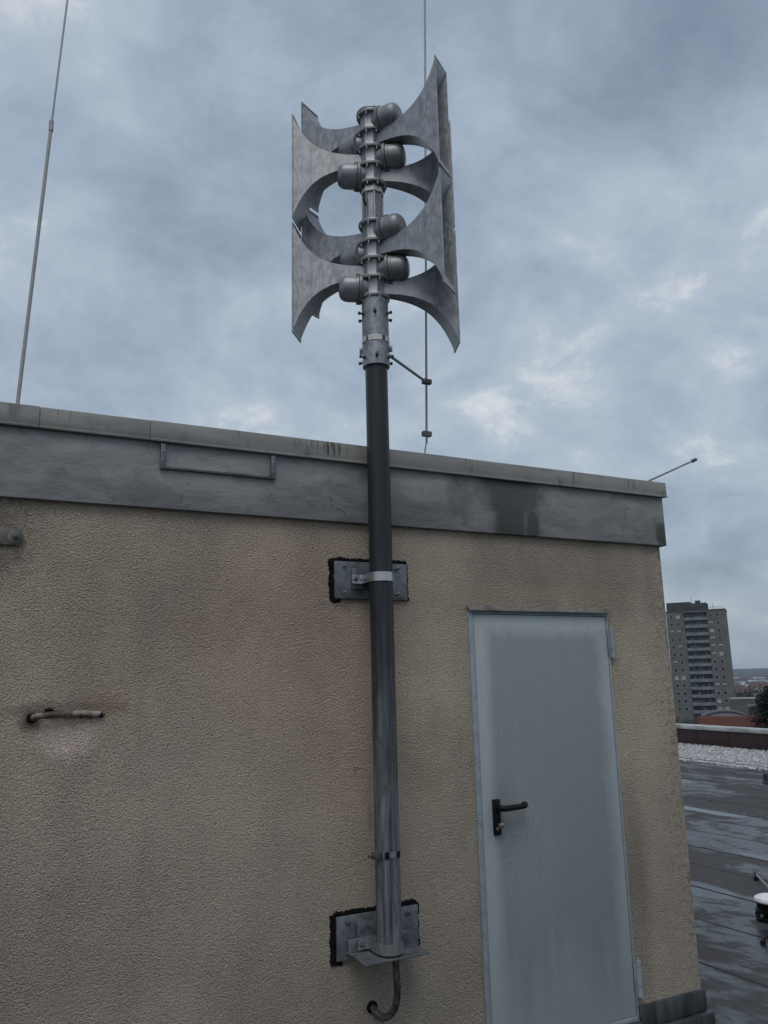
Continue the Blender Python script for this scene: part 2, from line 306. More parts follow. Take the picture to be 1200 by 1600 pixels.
# ================================================================== mesh helpers
C = scene.collection
class B:
    """collects shapes in a bmesh"""
    def __init__(self): self.bm = bmesh.new()
    def box(self, x0, x1, y0, y1, z0, z1, bev=0.0, mat=None):
        bm = self.bm
        vs = [bm.verts.new((x, y, z)) for z in (z0, z1) for y in (y0, y1) for x in (x0, x1)]
        fs = [(0,2,3,1), (4,5,7,6), (0,1,5,4), (2,6,7,3), (0,4,6,2), (1,3,7,5)]
        faces = [bm.faces.new([vs[i] for i in f]) for f in fs]
        if mat is not None: bmesh.ops.transform(bm, matrix=mat, verts=vs)
        if bev > 0:
            ed = list({e for f in faces for e in f.edges})
            bmesh.ops.bevel(bm, geom=ed, offset=bev, segments=2, affect='EDGES', profile=.5)
        return self
    def lathe(self, prof, seg=24, mat=None, cap=True):
        """profile of (radius, height) turned about Z"""
        bm = self.bm; rings = []; new = []
        for r, z in prof:
            ring = []
            for i in range(seg):
                a = 2*math.pi*i/seg; v = bm.verts.new((r*math.cos(a), r*math.sin(a), z)); ring.append(v); new.append(v)
            rings.append(ring)
        for a, b in zip(rings, rings[1:]):
            for i in range(seg): bm.faces.new((a[i], a[(i+1) % seg], b[(i+1) % seg], b[i]))
        if cap:
            bm.faces.new(list(reversed(rings[0]))); bm.faces.new(rings[-1])
        if mat is not None: bmesh.ops.transform(bm, matrix=mat, verts=new)
        return self
    def rod(self, p, q, r, r2=None, seg=12):
        p = Vector(p); q = Vector(q); d = q-p
        mt = Matrix.Translation(p) @ d.to_track_quat('Z', 'Y').to_matrix().to_4x4()
        return self.lathe([(r, 0), (r if r2 is None else r2, d.length)], seg, mt)
    def tube(self, pts, r, seg=10):
        pts = [Vector(p) for p in pts]; bm = self.bm; rings = []
        for i, p in enumerate(pts):
            d = (pts[min(i+1, len(pts)-1)] - pts[max(i-1, 0)]).normalized()
            q = d.to_track_quat('Z', 'Y').to_matrix()
            rr = r[i] if isinstance(r, (list, tuple)) else r
            rings.append([bm.verts.new(p + q @ Vector((rr*math.cos(2*math.pi*k/seg), rr*math.sin(2*math.pi*k/seg), 0))) for k in range(seg)])
        for a, b in zip(rings, rings[1:]):
            # match nearest start so rings do not twist
            off = min(range(seg), key=lambda o: (a[0].co-b[o].co).length)
            b[:] = b[off:]+b[:off]
            for i in range(seg): bm.faces.new((a[i], a[(i+1) % seg], b[(i+1) % seg], b[i]))
        bm.faces.new(list(reversed(rings[0]))); bm.faces.new(rings[-1])
        return self
    def prism(self, outline, z0, z1, mat=None):
        bm = self.bm
        a = [bm.verts.new((x, y, z0)) for x, y in outline]; b = [bm.verts.new((x, y, z1)) for x, y in outline]
        n = len(a)
        for i in range(n): bm.faces.new((a[i], a[(i+1) % n], b[(i+1) % n], b[i]))
        bm.faces.new(list(reversed(a))); bm.faces.new(b)
        if mat is not None: bmesh.ops.transform(bm, matrix=mat, verts=a+b)
        return self
    def mesh(self, name, smooth=None):
        bmesh.ops.recalc_face_normals(self.bm, faces=self.bm.faces)
        me = bpy.data.meshes.new(name); self.bm.to_mesh(me); self.bm.free()
        if smooth:
            for p in me.polygons: p.use_smooth = True
            me.set_sharp_from_angle(angle=R(smooth))
        return me
def obj(name, me, mat=None, parent=None, loc=(0,0,0), rot=(0,0,0)):
    if isinstance(me, B): me = me.mesh(name, 35)
    if mat is not None and not me.materials: me.materials.append(M[mat])
    o = bpy.data.objects.new(name, me); C.objects.link(o)
    o.location = loc; o.rotation_euler = rot
    if parent is not None: o.parent = parent
    return o
def thing(name, label, cat, loc=(0,0,0), rz=0, group=None):
    o = bpy.data.objects.new(name, None); C.objects.link(o); o.location = loc; o.rotation_euler = (0,0,rz)
    o.empty_display_size = .1
    return tag(o, label, cat, group)
def tag(o, label, cat, group=None):
    o['label'] = label; o['category'] = cat
    if group: o['group'] = group
    return o
def struct(name, me, mat): 
    o = obj(name, me, mat); o['kind'] = 'structure'; return o
RX90 = Matrix.Rotation(R(90), 4, 'X')     # lathe axis Z -> -Y
# shared bolts: axis along +Z, head upwards
bolt_me = B().lathe([(.013, 0), (.013, .003)], 16).lathe([(.0085, .003), (.0085, .011)], 6).lathe([(.0045, .011), (.0045, .026), (.003, .028)], 8).mesh('bolt', 35)
bolt_me.materials.append(M['bolt_zinc'])
nut_me = B().lathe([(.0055, 0), (.0055, .007)], 6).lathe([(.003, .007), (.003, .014)], 6).mesh('flange_bolt', 35)
nut_me.materials.append(M['stainless'])
screw_me = B().lathe([(.009, 0), (.009, .006)], 6).lathe([(.0055, .006), (.0055, .020)], 10).lathe([(.0085, .020), (.0085, .028)], 6).mesh('set_screw', 35)
screw_me.materials.append(M['dark_clamp'])

# ================================================================== ground and town terrain
GZ = -14.0
def hill(d, az):
    t = max(0.0, min(1.0, (d-1300)/2700.0)); t = t*t*(3-2*t)
    hgt = 44 + 5*noise.noise(Vector((az*3.1, 1.3, 0))) + 3*noise.noise(Vector((az*11, 4.3, 0)))
    return GZ + t*hgt - max(0, d-4000)/2000*30
bm = bmesh.new(); rings = []
dists = [0, 20, 60, 120, 250, 450, 700, 1000, 1300, 1600, 1900, 2200, 2500, 2800, 3100, 3400, 3700, 4000, 4500, 5500]
NA = 180
for d in dists:
    ring = []
    for i in range(NA):
        a = 2*math.pi*i/NA
        ring.append(bm.verts.new((d*math.sin(a), d*math.cos(a), hill(d, a))) if d else None)
    rings.append(ring)
c0 = bm.verts.new((0, 0, GZ))
for i in range(NA): bm.faces.new((c0, rings[1][(i+1) % NA], rings[1][i]))
for a, b in zip(rings[1:], rings[2:]):
    for i in range(NA): 
        f = bm.faces.new((a[i], a[(i+1) % NA], b[(i+1) % NA], b[i]))
        if a[0].co.length > 1500: f.material_index = 1
bmesh.ops.recalc_face_normals(bm, faces=bm.faces)
me = bpy.data.meshes.new('ground'); bm.to_mesh(me); bm.free()
for p in me.polygons: p.use_smooth = True
me.materials.append(M['soil']); me.materials.append(M['hill'])
struct('ground', me, None)

# ================================================================== roof deck
# far edge follows the parapet line
PA = Vector((18.083, 13.812, 0)); PB = Vector((17.645, 10.606, 0)); pd = (PA-PB).normalized(); pn = Vector((pd.y, -pd.x, 0))
def par(t, off=0.0): return PB + pd*t + pn*off
e0 = par(-22, .34); e1 = par(24, .34)
deck = B().prism([(-9, e0.y), (e0.x, e0.y), (e1.x, e1.y), (-9, e1.y)], GZ-.2, 0.0)
deck_o = struct('roof_deck', deck, 'bitumen')
xs = [-4.0, -3.2, -2.4, -1.6, -.8, 0, .75, 1.5, 2.25, 3.0, 3.78, 4.53, 5.30, 6.06, 6.76, 7.43, 8.2, 8.95, 9.6, 10.3, 11.05, 11.8, 12.55, 13.3, 14.05, 14.8]
for i, (a, b) in enumerate(zip(xs, xs[1:])):
    bm = bmesh.new(); rows = []
    ys = [-9 + .25*j for j in range(105)]
    r_ = random.Random(i)
    for y in ys:
        wob = .03*noise.noise(Vector((y*.9, i*3.1, 0)))+.012*noise.noise(Vector((y*4, i*3.1, 3)))
        zz = .0015*noise.noise(Vector((y*.5, i*2.3, 5)))
        rows.append((bm.verts.new((a-.05+wob, y, .0095+zz)), None,
                     bm.verts.new((b+.03, y, .0052+zz)), bm.verts.new((a-.05+wob, y, .001)), ))
    for p, q in zip(rows, rows[1:]):
        bm.faces.new((p[0], p[2], q[2], q[0])); bm.faces.new((p[3], p[0], q[0], q[3]))
    sh = B(); sh.bm.free(); sh.bm = bm
    obj('roofing_sheet', sh, 'bitumen', deck_o)
# gravel margin along the parapet
gb = B(); gpts0 = [par(-22, -2.75), par(24, -2.75)]
gb.prism([(par(-22,-2.72).x, par(-22,-2.72).y), (par(-22,.0).x, par(-22,.0).y), (par(24,.0).x, par(24,.0).y), (par(24,-2.72).x, par(24,-2.72).y)], .002, .035)
struct('gravel_strip', gb, 'gravel')
verts, faces = [], []
rp = random.Random(3)
octa = [(1,0,0), (-1,0,0), (0,1,0), (0,-1,0), (0,0,1), (0,0,-1)]
of = [(0,2,4), (2,1,4), (1,3,4), (3,0,4), (2,0,5), (1,2,5), (3,1,5), (0,3,5)]
for i in range(9000):
    t = rp.uniform(-6, 8); off = -2.85*rp.random()**.9+.02 if i % 6 else -2.72-abs(rp.gauss(0, .16))
    c = par(t, off); s0 = rp.uniform(.014, .034); z0 = .038 if off > -2.7 else .012
    a = rp.uniform(0, 6.28); ca, sa = math.cos(a), math.sin(a); b0 = len(verts)
    kx, ky, kz = rp.uniform(.8, 1.4), rp.uniform(.6, 1.1), rp.uniform(.5, .9)
    for x, y, z in octa:
        x, y, z = x*kx*s0, y*ky*s0, z*kz*s0
        verts.append((c.x+x*ca-y*sa, c.y+x*sa+y*ca, z0+z))
    faces += [tuple(b0+j for j in f) for f in of]
me = bpy.data.meshes.new('gravel_stones'); me.from_pydata(verts, [], faces); me.materials.append(M['pebble'])
go = obj('gravel_stones', me); go['kind'] = 'stuff'; go['label'] = 'pale loose gravel strewn along the dark red parapet'; go['category'] = 'gravel'

# parapet
pz = math.atan2(pd.y, pd.x)
pt = thing('parapet', 'dark red roof-edge parapet with pale metal capping behind the gravel', 'parapet', (PB.x, PB.y, 0), pz)
# local: x along the parapet, -y outward
for i in range(-15, 19):
    o = obj('panel', B().box(i*1.25+.006, i*1.25+1.244, -.10, .0 + .002*(i % 3), 0, .43, .003), 'parapet', pt)
obj('core', B().box(-19, 23.8, -.30, -.11, 0, .42), 'parapet', pt)
for i in range(-8, 9):
    x0 = i*2.6-.45
    obj('capping', B().box(x0+.004, x0+2.596, -.36, .055, .435, .54 + .004*((i*7) % 3), .012), 'cap', pt)

# ================================================================== rooftop building
SX0, SX1, SY1 = -2.2, 3.643, 3.2
FZ0, FZ1, CZ1 = 2.612, 2.905, 2.995
DX0, DX1, DZ0, DZ1 = 2.267, 3.186, .165, 2.205
bld = thing('rooftop_building', 'beige stucco rooftop building with grey fascia and steel door', 'building')
# wall shell with the door opening left free: front face as a fine grid so that the corner is uneven
def stucco_box(x0, x1, y0, y1, z0, z1): return B().box(x0, x1, y0, y1, z0, z1)
w = B()
w.box(SX0, DX0, 0, .25, .0, 2.75); w.box(DX1, SX1, 0, .25, .0, 2.75); w.box(DX0, DX1, 0, .25, DZ1, 2.75); w.box(DX0, DX1, .0, .25, .0, DZ0)
w.box(SX1-.25, SX1, .25, SY1, 0, 2.75); w.box(SX0, SX0+.25, .25, SY1, 0, 2.75); w.box(SX0+.25, SX1-.25, SY1-.25, SY1, 0, 2.75)
obj('wall', w, 'stucco', bld)
# crumbly render bead on the corner arris
vb = B(); pts = []; rr = []
for i in range(140):
    z = .23 + (FZ0-.23)*i/139
    pts.append((SX1-.006+.0015*noise.noise(Vector((z*31, 1, 0))), .006, z)); rr.append(.0075+.0018*noise.noise(Vector((z*47, 8, 2))))
obj('corner_bead', vb.tube(pts, rr, 8), 'stucco', bld)
p = .03
fb = B()
fb.box(SX0-p, SX1+p, -p, .0-.002, FZ0, FZ1+.03, .003); fb.box(SX1+.002, SX1+p-.001, 0, SY1+p, FZ0, FZ1+.03); fb.box(SX0-p+.001, SX0-.002, 0, SY1+p, FZ0, FZ1+.03); fb.box(SX0, SX1, SY1+.002, SY1+p-.001, FZ0, FZ1+.03)
obj('fascia', fb, 'fascia', bld)
obj('roof_slab', B().box(SX0, SX1, .0, SY1, 2.76, 2.93), 'bitumen', bld)
p = .05
cxs = [SX0-p, -1.0, .208, .652, 2.30, 3.192, SX1+p]
for i, (a, b) in enumerate(zip(cxs, cxs[1:])):
    dz = (0, .001, -.001, .001, 0, -.0005)[i]
    c_ = B().box(a+.0006, b-.0006, -p, .34, FZ1, CZ1+dz, .003)
    c_.box(a+.0006, b-.0006, -p-.004, -p+.012, FZ1-.002, FZ1+.010, .0025)
    obj('coping', c_, 'coping', bld)
for (x0, x1) in ((SX1-.28, SX1+p), (SX0-p, SX0+.28)):
    obj('coping', B().box(x0, x1, .344, SY1+p, FZ1, CZ1, .004), 'coping', bld)
obj('coping', B().box(SX0+.284, SX1-.284, SY1-.28, SY1+p, FZ1, CZ1, .004), 'coping', bld)
# plinth in two steps
def plinth(z0, z1, q):
    b = B()
    for (a, c) in ((SX0-q, DX0-.02), (DX1+.004, SX1+q)): b.box(a, c, -q, -.001, z0, z1, .008)
    b.box(SX1+.001, SX1+q-.001, 0.0, SY1+q, z0, z1, .006); b.box(SX0-q+.001, SX0-.001, 0, SY1+q, z0, z1, .006)
    return b
obj('plinth', plinth(.115, .222, .018), 'upstand', bld)
obj('plinth', plinth(.004, .113, .042), 'upstand', bld)
obj('plinth', B().box(DX0-.015, DX1, -.03, -.001, .004, DZ0-.012, .006), 'upstand', bld)
# label frame under the coping
fr = obj('sign_frame', B().box(.712, 1.207, -.044, -.0295, 2.785, 2.796, .001), 'dark_clamp', bld)
obj('frame_upright', B().box(.700, .720, -.046, -.0292, 2.784, 2.898, .001), 'zinc_plate', fr)
obj('frame_upright', B().box(1.203, 1.223, -.046, -.0292, 2.784, 2.898, .001), 'zinc_plate', fr)
for x in (.71, 1.213):
    for z in (2.82, 2.862): obj('rivet', B().lathe([(.004, 0), (.004, .002), (.002, .0035)], 10, Matrix.Translation((x, -.0459, z)) @ RX90), 'bolt_zinc', fr)
# hairline cracks of the fascia: thin grooves filled dark
for pts in ([(1.497, 2.735), (1.51, 2.71), (1.507, 2.685), (1.55, 2.672), (1.575, 2.66), (1.58, 2.64)], [(3.36, 2.805), (3.365, 2.78), (3.362, 2.76)]):
    obj('crack', B().tube([(x, -.0292, z) for x, z in pts], .0016, 5), 'sealant', bld)

# ---- door (frame, leaf, hinges, fittings)
door = obj('door', B().box(DX0+.034, DX1-.012, -.006, .045, DZ0+.012, DZ1-.018, .003), 'door', bld)
door['label'] = 'pale blue grey steel door leaf with a dull film'
f_ = B()
f_.box(DX0, DX0+.030, -.012, .07, DZ0-.02, DZ1, .003); f_.box(DX1-.010, DX1+.002, -.010, .07, DZ0-.02, DZ1, .002); f_.box(DX0+.030, DX1-.010, -.010, .07, DZ1-.016, DZ1, .002)
obj('frame', f_, 'door_frame', door)
obj('threshold', B().box(DX0+.031, DX1-.011, -.010, .07, DZ0-.014, DZ0+.010, .002), 'door_frame', door)
drip = B()
bmx = [(-.030, DZ1+.004), (-.030, DZ1-.002), (-.002, DZ1+.020), (.001, DZ1+.030), (-.006, DZ1+.024)]
drip.prism([(y, z) for y, z in bmx], DX0-.004, DX1+.006, Matrix(((0,0,1,0), (1,0,0,0), (0,1,0,0), (0,0,0,1))))
obj('drip_rail', drip, 'old_steel', door)
for (z0, z1) in ((1.962, 2.125), (.262, .432)):
    h_ = B(); hx = DX1+.012; n = 3; seg = (z1-z0)/1.0
    for a, b in ((0, .30), (.31, .82), (.83, 1.0)):
        h_.rod((hx, -.018, z0+seg*a), (hx, -.018, z0+seg*b), .0165, seg=16)
    h_.box(hx-.022, hx-.004, -.014, -.004, z0+.01, z1-.01, .001)
    h_.rod((hx, -.018, z0+.002), (hx, -.018, z1+.010), .008, seg=10)
    obj('hinge', h_, 'door_frame', door)
obj('handle_plate', B().box(2.357, 2.399, -.022, -.005, 1.118, 1.285, .006), 'black_plastic', door)
lv = B().tube([(2.382, -.018, 1.245), (2.382, -.050, 1.245), (2.388, -.060, 1.245), (2.402, -.064, 1.245), (2.45, -.065, 1.246), (2.495, -.065, 1.2475), (2.512, -.063, 1.250), (2.520, -.055, 1.251), (2.521, -.042, 1.251)], [.015, .0145, .0145, .014, .0135, .0135, .0145, .016, .015], 12)
obj('lever', lv, 'black_plastic', door)
obj('lock_knob', B().lathe([(.006, 0), (.006, .014), (.012, .018), (.0145, .026), (.012, .034), (.006, .037)], 16, Matrix.Translation((2.379, -.022, 1.168)) @ RX90), 'bolt_zinc', door)
obj('lock_escutcheon', B().lathe([(.009, 0), (.009, .003)], 14, Matrix.Translation((2.374, -.022, 1.150)) @ RX90), 'old_steel', door)

# ================================================================== mast
PX, PY, PR = 1.710, -.14, .0545
mast = obj('mast', B().lathe([(PR-.006, .731), (PR, .731), (PR, 3.45), (PR-.006, 3.45)], 40, Matrix.Translation((PX, PY, 0))), 'pole')
tag(mast, 'tall dark round steel mast carrying the siren, clamped to the stucco wall', 'mast')

def bracket(zc, x0, x1, z0, z1, label, skew=0):
    t = thing('wall_bracket', label, 'bracket', (0, 0, 0), 0, 'mast wall brackets')
    obj('plate', B().box(x0, x1, -.018, -.004, z0, z1, .003), 'zinc_plate', t)
    # ragged sealant bead
    r_ = random.Random(int(zc*100)); s_ = B()
    def bead(p, q, wd):
        n = max(6, int((Vector(q)-Vector(p)).length/.008)); pts = []; rr = []
        for i in range(n+1):
            k = i/n; pts.append((p[0]+(q[0]-p[0])*k+r_.uniform(-.004, .004), -.003, p[1]+(q[1]-p[1])*k+r_.uniform(-.004, .004))); rr.append(wd*r_.uniform(.88, 1.14)*(1+.45*noise.noise(Vector((k*4.3+p[0]*9, p[1]*7, 1)))))
        s_.tube(pts, rr, 8)
    bead((x0-.010, z0-.012), (x0-.010, z1+.008), .014); bead((x0-.008, z1+.007), (x1+.004, z1+.007), .011)
    bead((x1+.005, z1+.004), (x1+.005, z0), .007); bead((x0-.012, z0-.008), (x0+.03, z0-.010), .009)
    for v_ in s_.bm.verts: v_.co.y *= .55
    obj('sealant_bead', s_, 'sealant', t)
    for bx in (x0+.052, x1-.052):
        for bz in (z0+.026, z1-.026):
            obj('bolt', bolt_me, None, t, (bx, -.0178, bz), (R(90), 0, 0))
    return t
b1 = bracket(2.33, 1.528, 1.916, 2.247, 2.424, 'upper wall bracket level with the door head, black sealant round its plate')
obj('spacer_plate', B().box(1.61, 1.81, -.030, -.0185, 2.292, 2.392, .002), 'zinc_plate', b1)
b2 = bracket(.78, 1.520, 1.922, .692, .868, 'lower wall bracket with angle shelf under the mast foot')
obj('spacer_plate', B().box(1.61, 1.815, -.030, -.0185, .765, .835, .002), 'zinc_plate', b2)
ang = B().box(1.565, 1.872, -.205, -.031, .717, .724, .001); ang.box(1.565, 1.872, -.038, -.031, .7245, .778, .001)
obj('angle_shelf', ang, 'zinc_plate', b2)
def clamp(zc, t):
    hw = .021; b = B(); bm = b.bm; Rr = PR+.0035; ir = PR+.0003; cols = []
    # half hoop round the front of the mast, then straight ears against the wall side
    path = [(PX-Rr-.048, -.052), (PX-Rr-.008, -.052), (PX-Rr-.002, -.060)]
    for i in range(19):
        a = math.pi + math.pi*i/18; path.append((PX+Rr*math.cos(a), PY+Rr*math.sin(a)))
    path += [(PX+Rr+.002, -.060), (PX+Rr+.008, -.052), (PX+Rr+.048, -.052)]
    inner = []
    for i, (x, y) in enumerate(path):
        p0 = Vector(path[max(i-1, 0)]); p1 = Vector(path[min(i+1, len(path)-1)]); d = (p1-p0).normalized(); nrm = Vector((-d.y, d.x))
        inner.append((x+nrm.x*.003, y+nrm.y*.003))
    out = list(path)+inner[::-1]
    b.bm.free(); b.bm = bmesh.new()
    vo = [[b.bm.verts.new((x, y, zc+s*hw)) for x, y in path] for s in (-1, 1)]; vi = [[b.bm.verts.new((x, y, zc+s*hw)) for x, y in inner] for s in (-1, 1)]
    n = len(path)
    for i in range(n-1):
        for q in ((vo[0][i], vo[0][i+1], vo[1][i+1], vo[1][i]), (vi[0][i], vi[1][i], vi[1][i+1], vi[0][i+1]), (vo[1][i], vo[1][i+1], vi[1][i+1], vi[1][i]), (vo[0][i], vi[0][i], vi[0][i+1], vo[0][i+1])): b.bm.faces.new(q)
    for i in (0, n-1): b.bm.faces.new((vo[0][i], vo[1][i], vi[1][i], vi[0][i]))
    h = obj('pipe_clamp', b, 'stainless', t)
    st_ = B()
    for s in (-1, 1): st_.box(PX+s*(Rr+.028)-.012, PX+s*(Rr+.028)+.012, -.050, -.0295, zc-.016, zc+.016)
    st_.box(PX-PR*.85, PX+PR*.85, -.095, -.0295, zc-.018, zc+.018)
    obj('clamp_block', st_, 'zinc_plate', t)
    for s in (-1, 1): obj('bolt', bolt_me, None, t, (PX+s*(Rr+.030), -.0523, zc), (R(90), 0, 0))
clamp(2.336, b1); clamp(.7555, b2)

# cable leaving the mast foot
cab = [(1.735, -.145, .735), (1.738, -.142, .66), (1.748, -.13, .60), (1.757, -.11, .545), (1.757, -.09, .50), (1.747, -.07, .468), (1.728, -.055, .452), (1.708, -.042, .455), (1.695, -.028, .468), (1.690, -.008, .482), (1.690, .02, .485)]
def smooth_path(p, k=4):
    p = [Vector(q) for q in p]; o = []
    for i in range(len(p)-1):
        a, b, c, d = p[max(i-1, 0)], p[i], p[i+1], p[min(i+2, len(p)-1)]
        for j in range(k):
            t = j/k; o.append(.5*((2*b)+(c-a)*t+(2*a-5*b+4*c-d)*t*t+(3*b-a-3*c+d)*t*t*t))
    return o+[p[-1]]
cb = thing('cable', 'thick dirty cable curling from the mast foot into the wall', 'cable', (1.69, 0, .48))
for nm, me_, mt in (('jacket', B().tube(smooth_path(cab), .0150, 12), 'cable'), ('wall_seal', B().lathe([(.026, 0), (.024, .006), (.016, .012)], 16, Matrix.Translation((1.690, .0, .483)) @ RX90), 'sealant')):
    o = obj(nm, me_, mt, cb); o.location = (-1.69, 0, -.48)

# earthing band with a thin wire on the mast
eb = thing('earthing_clamp', 'steel band earthing clamp with thin wire low on the mast', 'clamp', (PX, PY, 1.13))
obj('band', B().lathe([(PR+.0005, -.013), (PR+.003, -.013), (PR+.003, .013), (PR+.0005, .013)], 40), 'galvanised', eb)
for a0 in (-118, -62): obj('band_fold', B().box(PR+.0028, PR+.006, -.011, .011, -.0135, .0135, .001), 'black_plastic', eb, (0, 0, 0), (0, 0, R(a0)))
obj('clamp_box', B().box(-PR-.030, -PR+.018, -.040, -.012, -.013, .013, .002), 'dark_clamp', eb)
obj('clamp_screw', B().rod((-PR-.05, -.026, 0), (-PR-.028, -.026, 0), .006), 'dark_clamp', eb)
wi = smooth_path([(-PR-.024, -.024, .012), (-PR-.030, -.012, .05), (-PR-.027, .0, .12), (-PR-.022, .008, .22), (-PR-.016, .012, .32), (-PR-.018, .018, .345), (-PR-.028, .04, .352), (-PR-.032, .14, .352)])
obj('wire', B().tube(wi, .0026, 6), 'old_steel', eb)

# ================================================================== siren
siren = thing('siren', 'grey cast siren with eight flared horns stacked on the mast head', 'siren', (PX, PY, 3.36))
ZB = 3.36
YD = 27.291
dirs = {'LR': (146.9, 4.712), 'RF': (-27.7, 4.628), 'LF': (169.1, 4.516), 'RR': (6.0, 4.425)}
HL, HW, HH, S0 = .4105, .068, .3, .045
def hprof(t): return HH*(.085 + .915*math.exp(-t/.27))/(.085+.915)
def horn_mesh():
    bm = bmesh.new(); NS = 30; th = .0045
    out, inn = [], []
    for i in range(NS+1):
        t = (1-i/NS); t = t**1.15
        x = HL-(HL-S0)*t; h = hprof(t); wd = .024+(HW-.024)*(1-t)
        def ring(h, wd): return [bm.verts.new((x, sy*wd, sz*h)) for sy, sz in ((-1,-1), (1,-1), (1,1), (-1,1))]
        out.append(ring(h, wd)); inn.append(ring(max(h-th*1.4, .004), wd-th))
    for a, b in zip(out, out[1:]):
        for i in range(4): bm.faces.new((a[i], a[(i+1) % 4], b[(i+1) % 4], b[i]))
    for a, b in zip(inn, inn[1:]):
        for i in range(4): bm.faces.new((a[i], b[i], b[(i+1) % 4], a[(i+1) % 4]))
    for a, b in ((out[-1], inn[-1]), (inn[0], out[0])):
        for i in range(4): bm.faces.new((a[i], a[(i+1) % 4], b[(i+1) % 4], b[i]))
    bmesh.ops.recalc_face_normals(bm, faces=bm.faces)
    me = bpy.data.meshes.new('horn'); bm.to_mesh(me); bm.free()
    for p_ in me.polygons: p_.use_smooth = True
    me.set_sharp_from_angle(angle=R(40)); me.materials.append(M['cast_aluminium']); return me
horn_me = horn_mesh()
def rib_mesh():
    b = B(); t = .27; x = HL-(HL-S0)*t; wd = .024+(HW-.024)*(1-t); h = hprof(t)
    for s in (-1, 1):
        for dx_ in (0, .011): b.box(x+dx_-.0012, x+dx_+.0012, min(s*(wd-.004), s*(wd+.0022)), max(s*(wd-.004), s*(wd+.0022)), -h*.97, h*.97)
    me = b.mesh('seam_rib'); me.materials.append(M['cast_aluminium']); return me
rib_me = rib_mesh()
lip_b = B()
for s in (-1, 1): 
    lip_b.box(HL-.005, HL+.0015, s*HW-.004, s*HW+.004, -HH-.003, HH+.003); lip_b.box(HL-.005, HL+.0015, -HW+.0045, HW-.0045, s*HH-.004, s*HH+.004)
lip_me = lip_b.mesh('mouth_lip'); lip_me.materials.append(M['cast_aluminium'])
RY90 = Matrix.Rotation(R(90), 4, 'Y')    # lathe axis Z -> +X
drv_me = B().lathe([(.064, .079), (.0675, .083), (.0675, .094), (.0655, .096), (.0645, .135), (.062, .152), (.055, .166), (.043, .175), (.028, .179), (.010, .1805)], 32, RY90).mesh('driver', 35); drv_me.materials.append(M['driver_casting'])
dfl_me = B().lathe([(.046, .03), (.054, .060), (.073, .066), (.0745, .079), (.067, .0795)], 32, RY90).mesh('driver_flange', 35); dfl_me.materials.append(M['driver_casting'])
lug_me = B().box(.070, .094, -.010, .010, .068, .081, .002).box(.070, .094, -.010, .010, -.081, -.068, .002).mesh('driver_lug'); lug_me.materials.append(M['dark_clamp'])
col_me = B().lathe([(.060, -.047), (.055, -.032), (.055, .032), (.060, .047)], 8).mesh('housing', 20); col_me.materials.append(M['cast_aluminium'])
fl_prof = [(.045, -.0075), (.0745, -.0075), (.0755, -.005), (.0755, -.0012), (.074, 0), (.0755, .0012), (.0755, .005), (.0745, .0075), (.045, .0075)]
fl_me = B().lathe(fl_prof, 32).mesh('flange', 35); fl_me.materials.append(M['cast_aluminium'])
rings = [4.777, 4.670, 4.572, 4.4705, 4.370]
def add_flange(z):
    f = obj('flange', fl_me, None, siren, (0, 0, z-ZB), (0, 0, R(20)))
    for k in range(8):
        a = 2*math.pi*(k+.5)/8; obj('flange_bolt', nut_me, None, f, (.067*math.cos(a), .067*math.sin(a), -.0074), (R(180), 0, 0))
for tier in (0, 1):
    dz = -.6325*tier
    for z in rings: add_flange(z+dz)
    for a, b in zip(rings, rings[1:]):
        o = obj('housing', col_me, None, siren, (0, 0, (a+b)/2+dz-ZB), (0, 0, R(random.uniform(-4, 4)-YD+14))); o.scale = (1, 1, (a-b)/.0985)
    for key, (ang_, z) in dirs.items():
        a = R(ang_-YD); a2 = a+math.pi
        hn = obj('horn', horn_me, None, siren, (0, 0, z+dz-ZB), (0, 0, a))
        obj('seam_rib', rib_me, None, hn); obj('mouth_lip', lip_me, None, hn)
        zi = list(dirs).index(key); zc = (rings[zi]+rings[zi+1])/2
        d = obj('driver', drv_me, None, siren, (0, 0, zc+dz-ZB+.004), (0, 0, a2))
        obj('driver_flange', dfl_me, None, d); obj('driver_lug', lug_me, None, d)
# top cover, neck between the tiers, socket on the mast
obj('top_cover', B().lathe([(.074, 0), (.0765, .003), (.0755, .010), (.058, .014), (.02, .016)], 32), 'cast_aluminium', siren, (0, 0, 4.777+.0087-ZB))
nk = B().lathe([(.049, 4.1535-ZB), (.049, 4.361-ZB)], 8)
for k in range(8):
    a = 2*math.pi*k/8; nk.box(.046, .056, -.004, .004, 4.155-ZB, 4.360-ZB, 0, Matrix.Rotation(a+R(0), 4, 'Z'))
obj('neck', nk, 'cast_aluminium', siren, (0, 0, 0), (0, 0, R(-YD+10)))
obj('neck_strap', B().lathe([(.0575, 4.318-ZB), (.0590, 4.318-ZB), (.0590, 4.342-ZB), (.0575, 4.342-ZB)], 8), 'strap_pale', siren, (0, 0, 0), (0, 0, R(-YD+10)))
sk = obj('mast_socket', B().lathe([(PR+.0008, 3.375-ZB), (.0665, 3.375-ZB), (.0665, 3.728-ZB), (PR+.0008, 3.728-ZB)], 40), 'galvanised', siren)
obj('socket_band', B().lathe([(.0667, 3.497-ZB), (.068, 3.497-ZB), (.068, 3.522-ZB), (.0667, 3.522-ZB)], 40), 'dark_clamp', sk)
